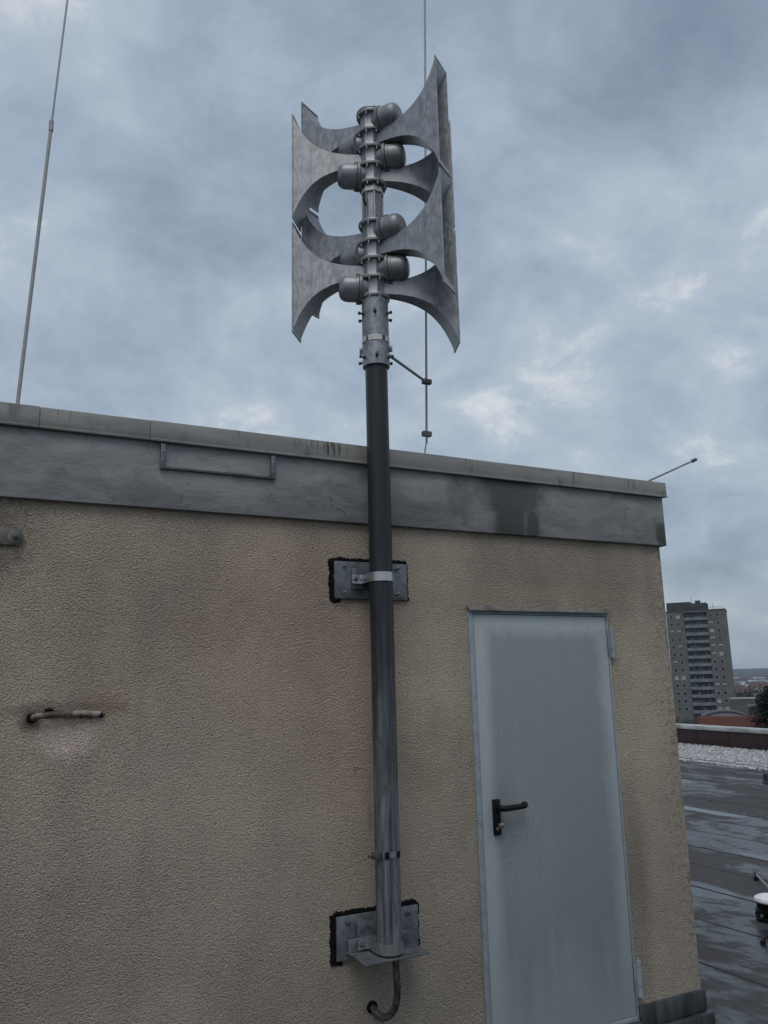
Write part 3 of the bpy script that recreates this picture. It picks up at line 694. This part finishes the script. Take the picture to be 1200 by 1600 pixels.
for a0, a1 in ((-122, -62), (-46, -20), (-164, -132)):
    b = B(); bm = b.bm; n = 10; lo = []; hi = []
    pl = []
    for i in range(n+1):
        a = R(a0+(a1-a0)*i/n-YD); pl.append((math.cos(a), math.sin(a)))
    outl = [(x*.0696, y*.0696) for x, y in pl]+[(x*.0678, y*.0678) for x, y in pl[::-1]]
    b.prism(outl, 3.495-ZB, 3.524-ZB); obj('band_label', b, 'strap_pale', sk)
for zr, off in ((3.645, 0), (3.415, 4)):
    for k in range(6):
        a = R(-90+60*k+off-YD); q = Vector((math.cos(a), math.sin(a), 0)).to_track_quat('Z', 'Y').to_euler()
        obj('set_screw', screw_me, None, sk, (.0663*math.cos(a), .0663*math.sin(a), zr-ZB), q)
for s in (0, 180):
    a = R(s-8-YD); bb = B().box(.066, .082, -.006, .006, -.016, .016, .002).rod((.074, -.018, 0), (.074, .018, 0), .0045)
    obj('band_clamp', bb, 'galvanised', sk, (0, 0, 3.468-ZB), (0, 0, a))
sc = smooth_path([(-.062, -.035, .93), (-.072, -.045, .90), (-.070, -.048, .875), (-.060, -.046, .86)])
obj('cable_gland', B().tube(sc, .006, 8), 'black_plastic', siren)

# ================================================================== lightning rods
def vclamp(px, py_, pz_, w=.03): return B().box(px-w, px+w, py_-.014, py_+.014, pz_-.014, pz_+.014, .004)
lr = thing('lightning_rod', 'slim air-termination rod braced to the siren mast by an arm', 'lightning rod', (2.13, .09, 2.97))
def off(b, root): 
    bmesh.ops.translate(b.bm, vec=-Vector(root.location), verts=b.bm.verts); return b
rx = lambda z: 2.118+(z-3.12)*.0352
obj('rod', off(B().rod((rx(3.10), .09, 3.10), (rx(8.0), .09, 8.0), .0062), lr), 'rod_aluminium', lr)
arm_end = Vector((rx(3.446), .09, 3.446))
obj('brace_arm', off(B().rod((PX+.062, PY-.005, 3.455), arm_end, .0075), lr), 'galvanised', lr)
obj('clamp', off(vclamp(arm_end.x, .086, 3.446, .026), lr), 'dark_clamp', lr)
obj('clamp', off(vclamp(rx(3.15), .088, 3.15, .026), lr), 'old_steel', lr)
obj('down_wire', off(B().tube(smooth_path([(rx(3.11), .09, 3.11), (rx(3.09)-.008, .09, 3.07), (2.10, .085, 3.03), (2.098, .07, 2.992)]), .004, 8), lr), 'rod_aluminium', lr)
l2 = thing('lightning_rod', 'tall two-stage rod rising behind the coping away from the siren', 'lightning rod', (.137, .6, 2.93))
q0 = Vector((.1335, .6, 2.93)); qm = Vector((.208, .6, 4.75)); qt = Vector((.33, .6, 7.4))
obj('lower_tube', off(B().rod(q0, qm, .0092, .0086), l2), 'rod_aluminium', l2)
obj('coupling', off(B().rod(qm-Vector((0, 0, .03)), qm+Vector((0, 0, .03)), .0115), l2), 'galvanised', l2)
obj('upper_rod', off(B().rod(qm, qt, .005), l2), 'rod_aluminium', l2)
l3 = thing('lightning_rod', 'short slanted stub rod with end cap at the fascia corner', 'lightning rod', (3.66, .3, 2.99))
obj('rod', off(B().rod((3.60, .3, 2.975), (4.345, .3, 3.292), .006), l3), 'galvanised', l3)
obj('end_cap', off(B().rod((4.335, .3, 3.287), (4.375, .3, 3.305), .0115), l3), 'dark_clamp', l3)

# ================================================================== small fittings of the wall
sb = thing('stub_pipe', 'short horizontal stub pipe sticking from the wall with soot around it', 'pipe', (.40, 0, 1.76))
obj('pipe', off(B().tube(smooth_path([(.255, .02, 1.752), (.262, -.020, 1.755), (.285, -.032, 1.760), (.34, -.030, 1.764), (.42, -.022, 1.764), (.48, -.010, 1.760), (.52, .01, 1.757)]), .0125, 12), sb), 'pvc', sb)
obj('collar', off(B().lathe([(.019, 0), (.018, .008), (.013, .014)], 14, Matrix.Translation((.254, 0, 1.752)) @ RX90), sb), 'sealant', sb)
mo = B(); rr_ = random.Random(5)
pp_ = [(.30+.012*i, -.006+rr_.uniform(-.003, .003), 1.773-.0012*i+rr_.uniform(-.005, .005)) for i in range(19)]
mo.tube(pp_, [rr_.uniform(.005, .013) for _ in pp_], 7); obj('moss_bead', off(mo, sb), 'sealant', sb)
lg = thing('lug_strap', 'flat grey steel strap bolted to the wall under the fascia', 'strap', (.05, 0, 2.455))
obj('strap', off(B().box(-.32, .170, -.012, .004, 2.422, 2.492, .004), lg), 'old_steel', lg)
obj('washer', off(B().lathe([(.028, 0), (.028, .004), (.026, .005)], 22, Matrix.Translation((.150, -.0119, 2.456)) @ RX90), lg), 'old_steel', lg)
obj('bolt', off(B().lathe([(.013, 0), (.013, .012)], 6, Matrix.Translation((.150, -.0165, 2.456)) @ RX90).lathe([(.007, .012), (.007, .024), (.004, .026)], 10, Matrix.Translation((.150, -.0165, 2.456)) @ RX90), lg), 'old_steel', lg)

# ================================================================== things on the deck
vt = thing('roof_vent', 'round black roof vent with snow on its cap', 'vent', (5.68, 1.17, .012))
obj('base_ring', B().lathe([(.12, 0), (.12, .02), (.105, .03)], 28), 'black_plastic', vt)
obj('body', B().lathe([(.10, .028), (.103, .05), (.118, .055), (.118, .075), (.104, .08), (.110, .125), (.118, .13)], 28), 'black_plastic', vt)
obj('snow_cap', B().lathe([(.118, .1305), (.122, .140), (.116, .158), (.09, .172), (.05, .179), (.012, .181)], 28), 'snow', vt)
for k in range(10):
    a = 2*math.pi*k/10; obj('clip', B().box(.108, .124, -.009, .009, .0, .024, .003), 'stainless' if k % 2 else 'black_plastic', vt, (0, 0, .03), (0, 0, a))
cw = thing('conductor_wire', 'thin metal conductor wire with a dark tip lying beside the roof vent', 'wire', (6.7, 2.15, .012))
obj('wire', off(B().tube(smooth_path([(6.68, 2.13, .05), (6.45, 1.86, .06), (6.2, 1.55, .05), (5.98, 1.28, .03), (5.85, 1.18, .05)]), .007, 8), cw), 'rod_aluminium', cw)
obj('tip', off(B().rod((6.65, 2.10, .048), (6.71, 2.16, .052), .014, .011), cw), 'black_plastic', cw)
obj('support', off(B().lathe([(.026, .010), (.024, .025), (.012, .05)], 14, Matrix.Translation((6.64, 2.09, 0))), cw), 'black_plastic', cw)
hk = thing('roof_clip', 'small black bent clip standing on the wet roofing near the vent', 'clip', (5.14, .83, .012))
obj('foot', B().lathe([(.020, 0), (.018, .014), (.009, .02)], 14), 'black_plastic', hk)
obj('stem', B().tube(smooth_path([(0, 0, .012), (.014, -.014, .035), (.036, -.032, .052), (.04, -.036, .07)]), .006, 8), 'black_plastic', hk)
bx = thing('roof_drain', 'dark squat drain basket at the gravel margin', 'drain', (12.75, 6.72, .012))
obj('basket', B().lathe([(.13, 0), (.13, .015), (.10, .02), (.095, .14), (.06, .17), (.02, .175)], 20), 'dark_clamp', bx)
for k in range(8): obj('slat', B().box(.094, .104, -.008, .008, .02, .14), 'black_plastic', bx, (0, 0, 0), (0, 0, 2*math.pi*k/8))

# ================================================================== tower block
def polar(az, d, z=0): return Vector((CAM.x+d*math.sin(R(az)), CAM.y+d*math.cos(R(az)), z))
TW = polar(47.97, 325, GZ)
tw = thing('tower_block', 'tall grey concrete tower block with a central stack of balconies', 'building', TW, R(-47.97-4))
H = lambda z: z-GZ
top = 25.7
wl = B()
wl.box(-10.3, -3.9, 0, 15, 0, H(top)); wl.box(3.9, 10.3, 0, 15, 0, H(top)); wl.box(-3.9, 3.9, 1.5, 15, 0, H(top))
obj('wall', wl, 'tower_concrete', tw)
rb = B(); rb.box(-10.5, 10.5, -.15, 15.2, H(top), H(top)+.35); rb.box(-10, 4.2, 1.0, 11, H(top)+.35, H(top)+3.0); rb.box(-10, -1.5, 1.4, 10, H(top)+3.0, H(top)+3.6)
rb.box(.2, 2.0, 2, 4, H(top)+3.0, H(top)+4.0); rb.rod((-1.2, 3, H(top)+3), (-1.2, 3, H(top)+5.5), .07, seg=5); rb.rod((6.2, 3, H(top)+.3), (6.2, 3, H(top)+2.8), .06, seg=5)
for k in range(7): rb.rod((4.6+k*.9, .4, H(top)+.3), (4.6+k*.9, .4, H(top)+1.2), .04, seg=4)
rb.rod((4.6, .4, H(top)+1.2), (10.0, .4, H(top)+1.2), .04, seg=4)
obj('roof', rb, 'tower_dark', tw)
obj('canopy', B().box(-4.3, 3.9, -.9, 1.2, H(25.2), H(25.55)), 'balcony_panel', tw)
win_me = B().box(-.55, .55, -.10, .02, -.62, -.55).box(-.62, -.55, -.04, .02, -.55, .58).box(.55, .62, -.04, .02, -.55, .58).box(-.62, .62, -.10, .02, .58, .64).mesh('window'); win_me.materials.append(M['window_pale'])
pane_me = B().box(-.55, .55, -.012, .05, -.55, .58).mesh('pane'); pane_me.materials.append(M['glass'])
shut_me = B().box(-.55, .55, -.03, .05, -.55, .58).mesh('shutter'); shut_me.materials.append(M['shutter_pale'])
half_me = B().box(-.55, .55, -.03, .05, -.0, .58).mesh('shutter'); half_me.materials.append(M['shutter_pale'])
bal_slab = B().box(-3.9, 3.9, -.35, 1.5, -.12, .10).mesh('balcony'); bal_slab.materials.append(M['tower_concrete'])
bp_b = B()
for k in range(6): bp_b.box(-3.88+k*1.295, -3.88+k*1.295+1.27, -.42, -.34, -.2, .95)
rail_me = bp_b.mesh('balustrade'); rail_me.materials.append(M['balcony_panel'])
rt_ = random.Random(11)
shut_pat = {(0,1): 's', (2,0): 'h', (2,1): 'h', (8,0): 's', (8,1): 's', (1,2): 'h', (2,2): 's', (3,2): 'h', (4,2): 'h', (4,3): 'h', (5,2): 'h', (5,3): 's', (9,2): 'h', (9,3): 'h', (11,2): 's', (12,2): 's', (12,3): 's', (4,1): 'h', (6,0): 'h'}
for r_ in range(13):
    zc = 23.8-2.8*r_
    for ci, u in enumerate((-8.6, -6.2, 5.25, 7.6)):
        wn = obj('window', win_me, None, tw, (u, 0, H(zc)))
        kind = shut_pat.get((r_, ci))
        obj('shutter' if kind == 's' else 'pane', shut_me if kind == 's' else pane_me, None, wn)
        if kind == 'h': obj('shutter', half_me, None, wn)
    bl = obj('balcony', bal_slab, None, tw, (0, 0, H(zc)-1.35)); obj('balustrade', rail_me, None, bl)
    gl = B(); x = -3.7
    while x < 3.2:
        wdt = rt_.uniform(.6, 1.1); gl.box(x, min(x+wdt, 3.7), 1.40, 1.55, -.2, 2.3); x += wdt+rt_.uniform(.15, .5)
    obj('glazing', gl, 'glass', bl)
    cp = B(); x = -3.6
    while x < 3.0:
        wdt = rt_.uniform(.3, .9)
        if rt_.random() < .55: cp.box(x, x+wdt, 1.1, 1.16, -.1, rt_.choice((1.6, 2.2, 2.3)))
        x += wdt+.3
    obj('curtain_panel', cp, 'curtain_panel', bl)

# ================================================================== other buildings
def gable_house(az, d, w_, dep, hw, hr, wm, rm, label, group=None, rz=0, base=None, name='house', eave=.3, wins=True, ridge_x=True):
    z0 = base if base is not None else hill(d, R(az))
    t = thing(name, label, 'house', polar(az, d, z0), R(-az+rz), group)
    b = B(); b.box(-w_/2, w_/2, -dep/2, dep/2, -2, hw)
    # gables
    b.prism([(-dep/2, hw), (dep/2, hw), (0, hw+hr-.15)], -w_/2, w_/2, Matrix(((0,0,1,0), (1,0,0,0), (0,1,0,0), (0,0,0,1))))
    obj('wall', b, wm, t)
    rf = B()
    k = hr/(dep/2); oh = eave
    for s in (-1, 1):
        y0 = s*(dep/2+oh); z_ = hw-k*oh
        outl = [(y0, z_), (0, hw+hr), (0, hw+hr+.18), (y0, z_+.18)]
        rf.prism(outl, -w_/2-oh, w_/2+oh, Matrix(((0,0,1,0), (1,0,0,0), (0,1,0,0), (0,0,0,1))))
    ro = obj('roof', rf, rm, t)
    if wins:
        for sx in ((-.28, .28) if w_ < 14 else (-.36, -.12, .12, .36)):
            for zz in ([hw*.35, hw*.75] if hw > 4 else [hw*.55]):
                wo_ = obj('window', B().box(sx*w_-.5, sx*w_+.5, -dep/2-.03, -dep/2+.05, zz-.6, zz+.6), 'glass', t)
        obj('chimney', B().box(w_*.2, w_*.2+.5, .3, .8, hw+hr*.6, hw+hr+.7), wm, ro)
    return t
# nearer house with red tiled roof: each tile course a piece
th = gable_house(49.62, 120, 8.0, 6.4, 8.0, 2.2, 'brown_render', 'clay_tile_dark', 'house with bright orange red tiled roof just beyond the parapet', None, 0, -13.8, wins=True)
dep, hw, hr = 6.4, 8.0, 2.2; k = hr/(dep/2)
sl = math.hypot(dep/2+.3, hr+.3*k); nrow = 12; ca = math.atan(k)
roof_o = [c for c in th.children if c.name.startswith('roof')][0]
for i in range(nrow):
    f0 = i/nrow; y = -(dep/2+.3)*(1-f0); z = hw-.3*k+(hr+.3*k)*f0+.19
    cb_ = B()
    for j in range(30): 
        cb_.box(-.135, .135, 0, sl/nrow*1.12, 0, .07+.02*(j % 2), 0, Matrix.Translation((-4.27+j*.295, 0, 0)))
    o = obj('tile_course', cb_, 'clay_tile', roof_o, (0, y, z), (ca-.17, 0, 0))
# arched hall
ah = thing('arched_hall', 'low hall with pale curved sheet roof beyond the orange tiled roof', 'hall', polar(49.15, 190, GZ), R(-49.15+3))
out_ = []; n = 20
for i in range(n+1):
    u = -4.6+9.2*i/n; out_.append((u, 7.4+1.35*math.cos(u/4.6*1.35)-.3))
obj('wall', B().prism([(-4.5, 0), (4.5, 0)]+[(u*.97, z-.12) for u, z in out_[::-1]], -8, 0, Matrix(((1,0,0,0), (0,0,-1,0), (0,1,0,0), (0,0,0,1)))), 'hall_sheet', ah)
rfb = B().prism(out_+[(u, z+.25) for u, z in out_[::-1]], -8.3, .25, Matrix(((1,0,0,0), (0,0,-1,0), (0,1,0,0), (0,0,0,1))))
obj('roof', rfb, 'slate_roof', ah)
def flat_block(az, d, w_, dep, h, wm, label, base, cat='building', roofm='slate_roof', wins=0, rz=0):
    t = thing('flat_roof_building', label, cat, polar(az, d, base), R(-az+rz))
    obj('wall', B().box(-w_/2, w_/2, 0, dep, -1, h), wm, t)
    obj('roof', B().box(-w_/2-.2, w_/2+.2, -.2, dep+.2, h, h+.3), roofm, t)
    for i in range(wins):
        x = -w_/2+w_*(i+.5)/wins
        for zz in (h*.35, h*.72): obj('window', B().box(x-.5, x+.5, -.03, .05, zz-.6, zz+.6), 'glass', t)
    return t
flat_block(50.25, 300, 7.5, 10, 8.2, 'brown_render', 'brown grey flat block beside the tower block foot', GZ, wins=0, roofm='snowy_roof')
flat_block(51.25, 150, 3.6, 8, 10.6, 'dark_cladding', 'dark clad flat-roofed building half hidden by the conifer', GZ, wins=2)
# white van-like kiosk roof next to the hall
kb = flat_block(50.33, 185, 2.6, 5, 7.2, 'render_white', 'small white flat-roofed annex beside the arched hall', GZ, roofm='snowy_roof')
# far town
rt_ = random.Random(21); used = []
KINDS = [('render_white', 'slate_roof', 'far white house with dark slate roof in the valley town'),
         ('render_white', 'snowy_roof', 'far white house with snow-dusted pale roof in the valley town'),
         ('render_ochre', 'clay_tile_dark', 'far ochre house with brown red roof in the valley town'),
         ('brown_render', 'snowy_roof', 'far dark-walled house with pale snowy roof in the valley town')]
for i in range(80):
    for _ in range(20):
        d = 400*(1700/400.0)**rt_.random(); az = rt_.uniform(49.8, 52.0)
        if all((polar(az, d)-u).length > 14 for u in used): break
    used.append(polar(az, d)); kd = KINDS[rt_.choice((0, 0, 0, 1, 2, 2, 3))]
    wd_ = rt_.uniform(8, 17)
    gable_house(az, d, wd_, rt_.uniform(8, 11), rt_.uniform(4.5, 8), rt_.uniform(2.5, 4.5), kd[0], kd[1], kd[2].replace('house', 'long house' if wd_ > 12.5 else 'compact house'), 'houses of the far valley town', rt_.choice((0, 0, 90, 25, -30, 60)), wins=d < 700)
# ---- vegetation
def leaf_cloud(cs, n, size, seed, squash=1.0):
    r_ = random.Random(seed); vs_, fs = [], []
    for _ in range(n):
        c, rad = r_.choice(cs)
        v = Vector((r_.gauss(0, 1), r_.gauss(0, 1), r_.gauss(0, 1))).normalized()*rad*r_.random()**.4; v.z *= squash
        p_ = Vector(c)+v; a = Vector((r_.gauss(0, 1), r_.gauss(0, 1), r_.gauss(0, 1))).normalized()*size*r_.uniform(.6, 1.3); b_ = a.cross(Vector((r_.gauss(0, 1), r_.gauss(0, 1), r_.gauss(0, 1)))).normalized()*size*.5
        k_ = len(vs_); vs_ += [p_-a, p_+b_, p_+a, p_-b_]; fs.append((k_, k_+1, k_+2, k_+3))
    me = bpy.data.meshes.new('leaves'); me.from_pydata([tuple(v) for v in vs_], [], fs); return me
def conifer(az, d, h, rad, seed, label, base=GZ):
    t = thing('conifer_tree', label, 'tree', polar(az, d, base), 0, None)
    obj('trunk', B().tube([(0, 0, -.3), (0.05, 0, h*.5), (0, 0, h*.97)], [.26, .16, .03], 9), 'bark', t)
    r_ = random.Random(seed); vs_, fs = [], []; br = B()
    z = h*.14
    while z < h*.985:
        f0 = 1-(z/h); L_ = rad*(f0**.6)*r_.uniform(.6, 1.12)+.15; a = r_.uniform(0, 6.28)
        dirv = Vector((math.cos(a), math.sin(a), 0)); droop = r_.uniform(.05, .35)
        tip = dirv*L_+Vector((0, 0, z-droop*L_)); br.rod((0, 0, z), tip, .035, .008, 4)
        n = int(40+L_*70)
        for _ in range(n):
            u = r_.uniform(.12, 1.03); p_ = Vector((0, 0, z)).lerp(tip, u)+Vector((r_.gauss(0, .16), r_.gauss(0, .16), r_.gauss(0, .10)))*(.5+L_*.28)
            d_ = (dirv+Vector((r_.gauss(0, .5), r_.gauss(0, .5), r_.gauss(-.15, .3)))).normalized()*r_.uniform(.12, .26)
            s_ = d_.cross(Vector((r_.gauss(0, .4), r_.gauss(0, .4), 1))).normalized()*r_.uniform(.035, .07)
            k_ = len(vs_); vs_ += [p_-s_, p_+s_, p_+d_]; fs.append((k_, k_+1, k_+2))
        z += r_.uniform(.03, .07)*(.6+f0)
    obj('branches', br, 'bark', t)
    me = bpy.data.meshes.new('crown'); me.from_pydata([tuple(v) for v in vs_], [], fs); obj('crown', me, 'conifer_green', t)
conifer(51.95, 62, 15.3, 4.0, 4, 'dark dense conifer rising beside the orange tiled roof')
conifer(54.6, 66, 16.4, 4.0, 9, 'taller dark conifer standing outward of the first conifer')
def bare_tree(az, d, h, seed, label, base=GZ):
    t = thing('bare_tree', label, 'tree', polar(az, d, base), 0, 'bare trees at the tower foot')
    r_ = random.Random(seed); b = B(); obj('trunk', B().tube([(0, 0, -.2), (.05, .02, h*.35), (0, .1, h*.6)], [.16, .12, .06], 7), 'bark', t)
    for i in range(70):
        z = r_.uniform(.25, .7)*h; a = r_.uniform(0, 6.28); L_ = r_.uniform(.2, .45)*h
        p = Vector((0, .05, z)); q = p+Vector((math.cos(a)*L_*.7, math.sin(a)*L_*.7, L_*r_.uniform(.3, .9))); b.rod(p, q, .05, .015, 4)
        for _ in range(7):
            u = r_.uniform(.3, 1); s = p.lerp(q, u); e_ = s+Vector((r_.gauss(0, .5), r_.gauss(0, .5), r_.uniform(.1, .9)))*h*.12; b.rod(s, e_, .022, .008, 3)
    obj('crown', b, 'bare_twig', t)
for i, (az, d, h) in enumerate(((46.5, 240, 5.0), (46.9, 235, 5.6), (47.3, 245, 5.2), (47.65, 238, 4.6), (46.1, 250, 5.5), (48.0, 242, 4.4))): bare_tree(az, d, h, i, 'leafless scrubby tree at the foot of the tower block')
# trees among the far houses, one mass
cs = []
rt_ = random.Random(5)
for i in range(260):
    d = 350*(2000/350.0)**rt_.random(); az = rt_.uniform(49.3, 53.2); p_ = polar(az, d, hill(d, R(az)))
    hh = rt_.uniform(2.5, 5.5); cs.append((p_+Vector((0, 0, hh*.9)), hh))
me = leaf_cloud(cs, 30000, 1.0, 6, 1.1); fo = obj('valley_trees', me, 'town_tree'); fo['kind'] = 'stuff'; fo['label'] = 'dark winter trees massed between the far town houses'; fo['category'] = 'trees'

# ================================================================== haze
hb = B().box(-5700, 5700, -5700, 5700, GZ-30, 60)
hm = bpy.data.materials.new('haze_air'); hm.use_nodes = True; t_ = hm.node_tree; t_.nodes.clear()
o_ = t_.nodes.new('ShaderNodeOutputMaterial'); v_ = t_.nodes.new('ShaderNodeVolumePrincipled')
v_.inputs['Color'].default_value = (.66, .80, 1, 1); v_.inputs['Density'].default_value = .00013
t_.links.new(v_.outputs[0], o_.inputs['Volume'])
me = hb.mesh('haze'); me.materials.append(hm); ho = obj('haze', me); ho['kind'] = 'stuff'; ho['label'] = 'thin bluish winter haze over the town'; ho['category'] = 'haze'
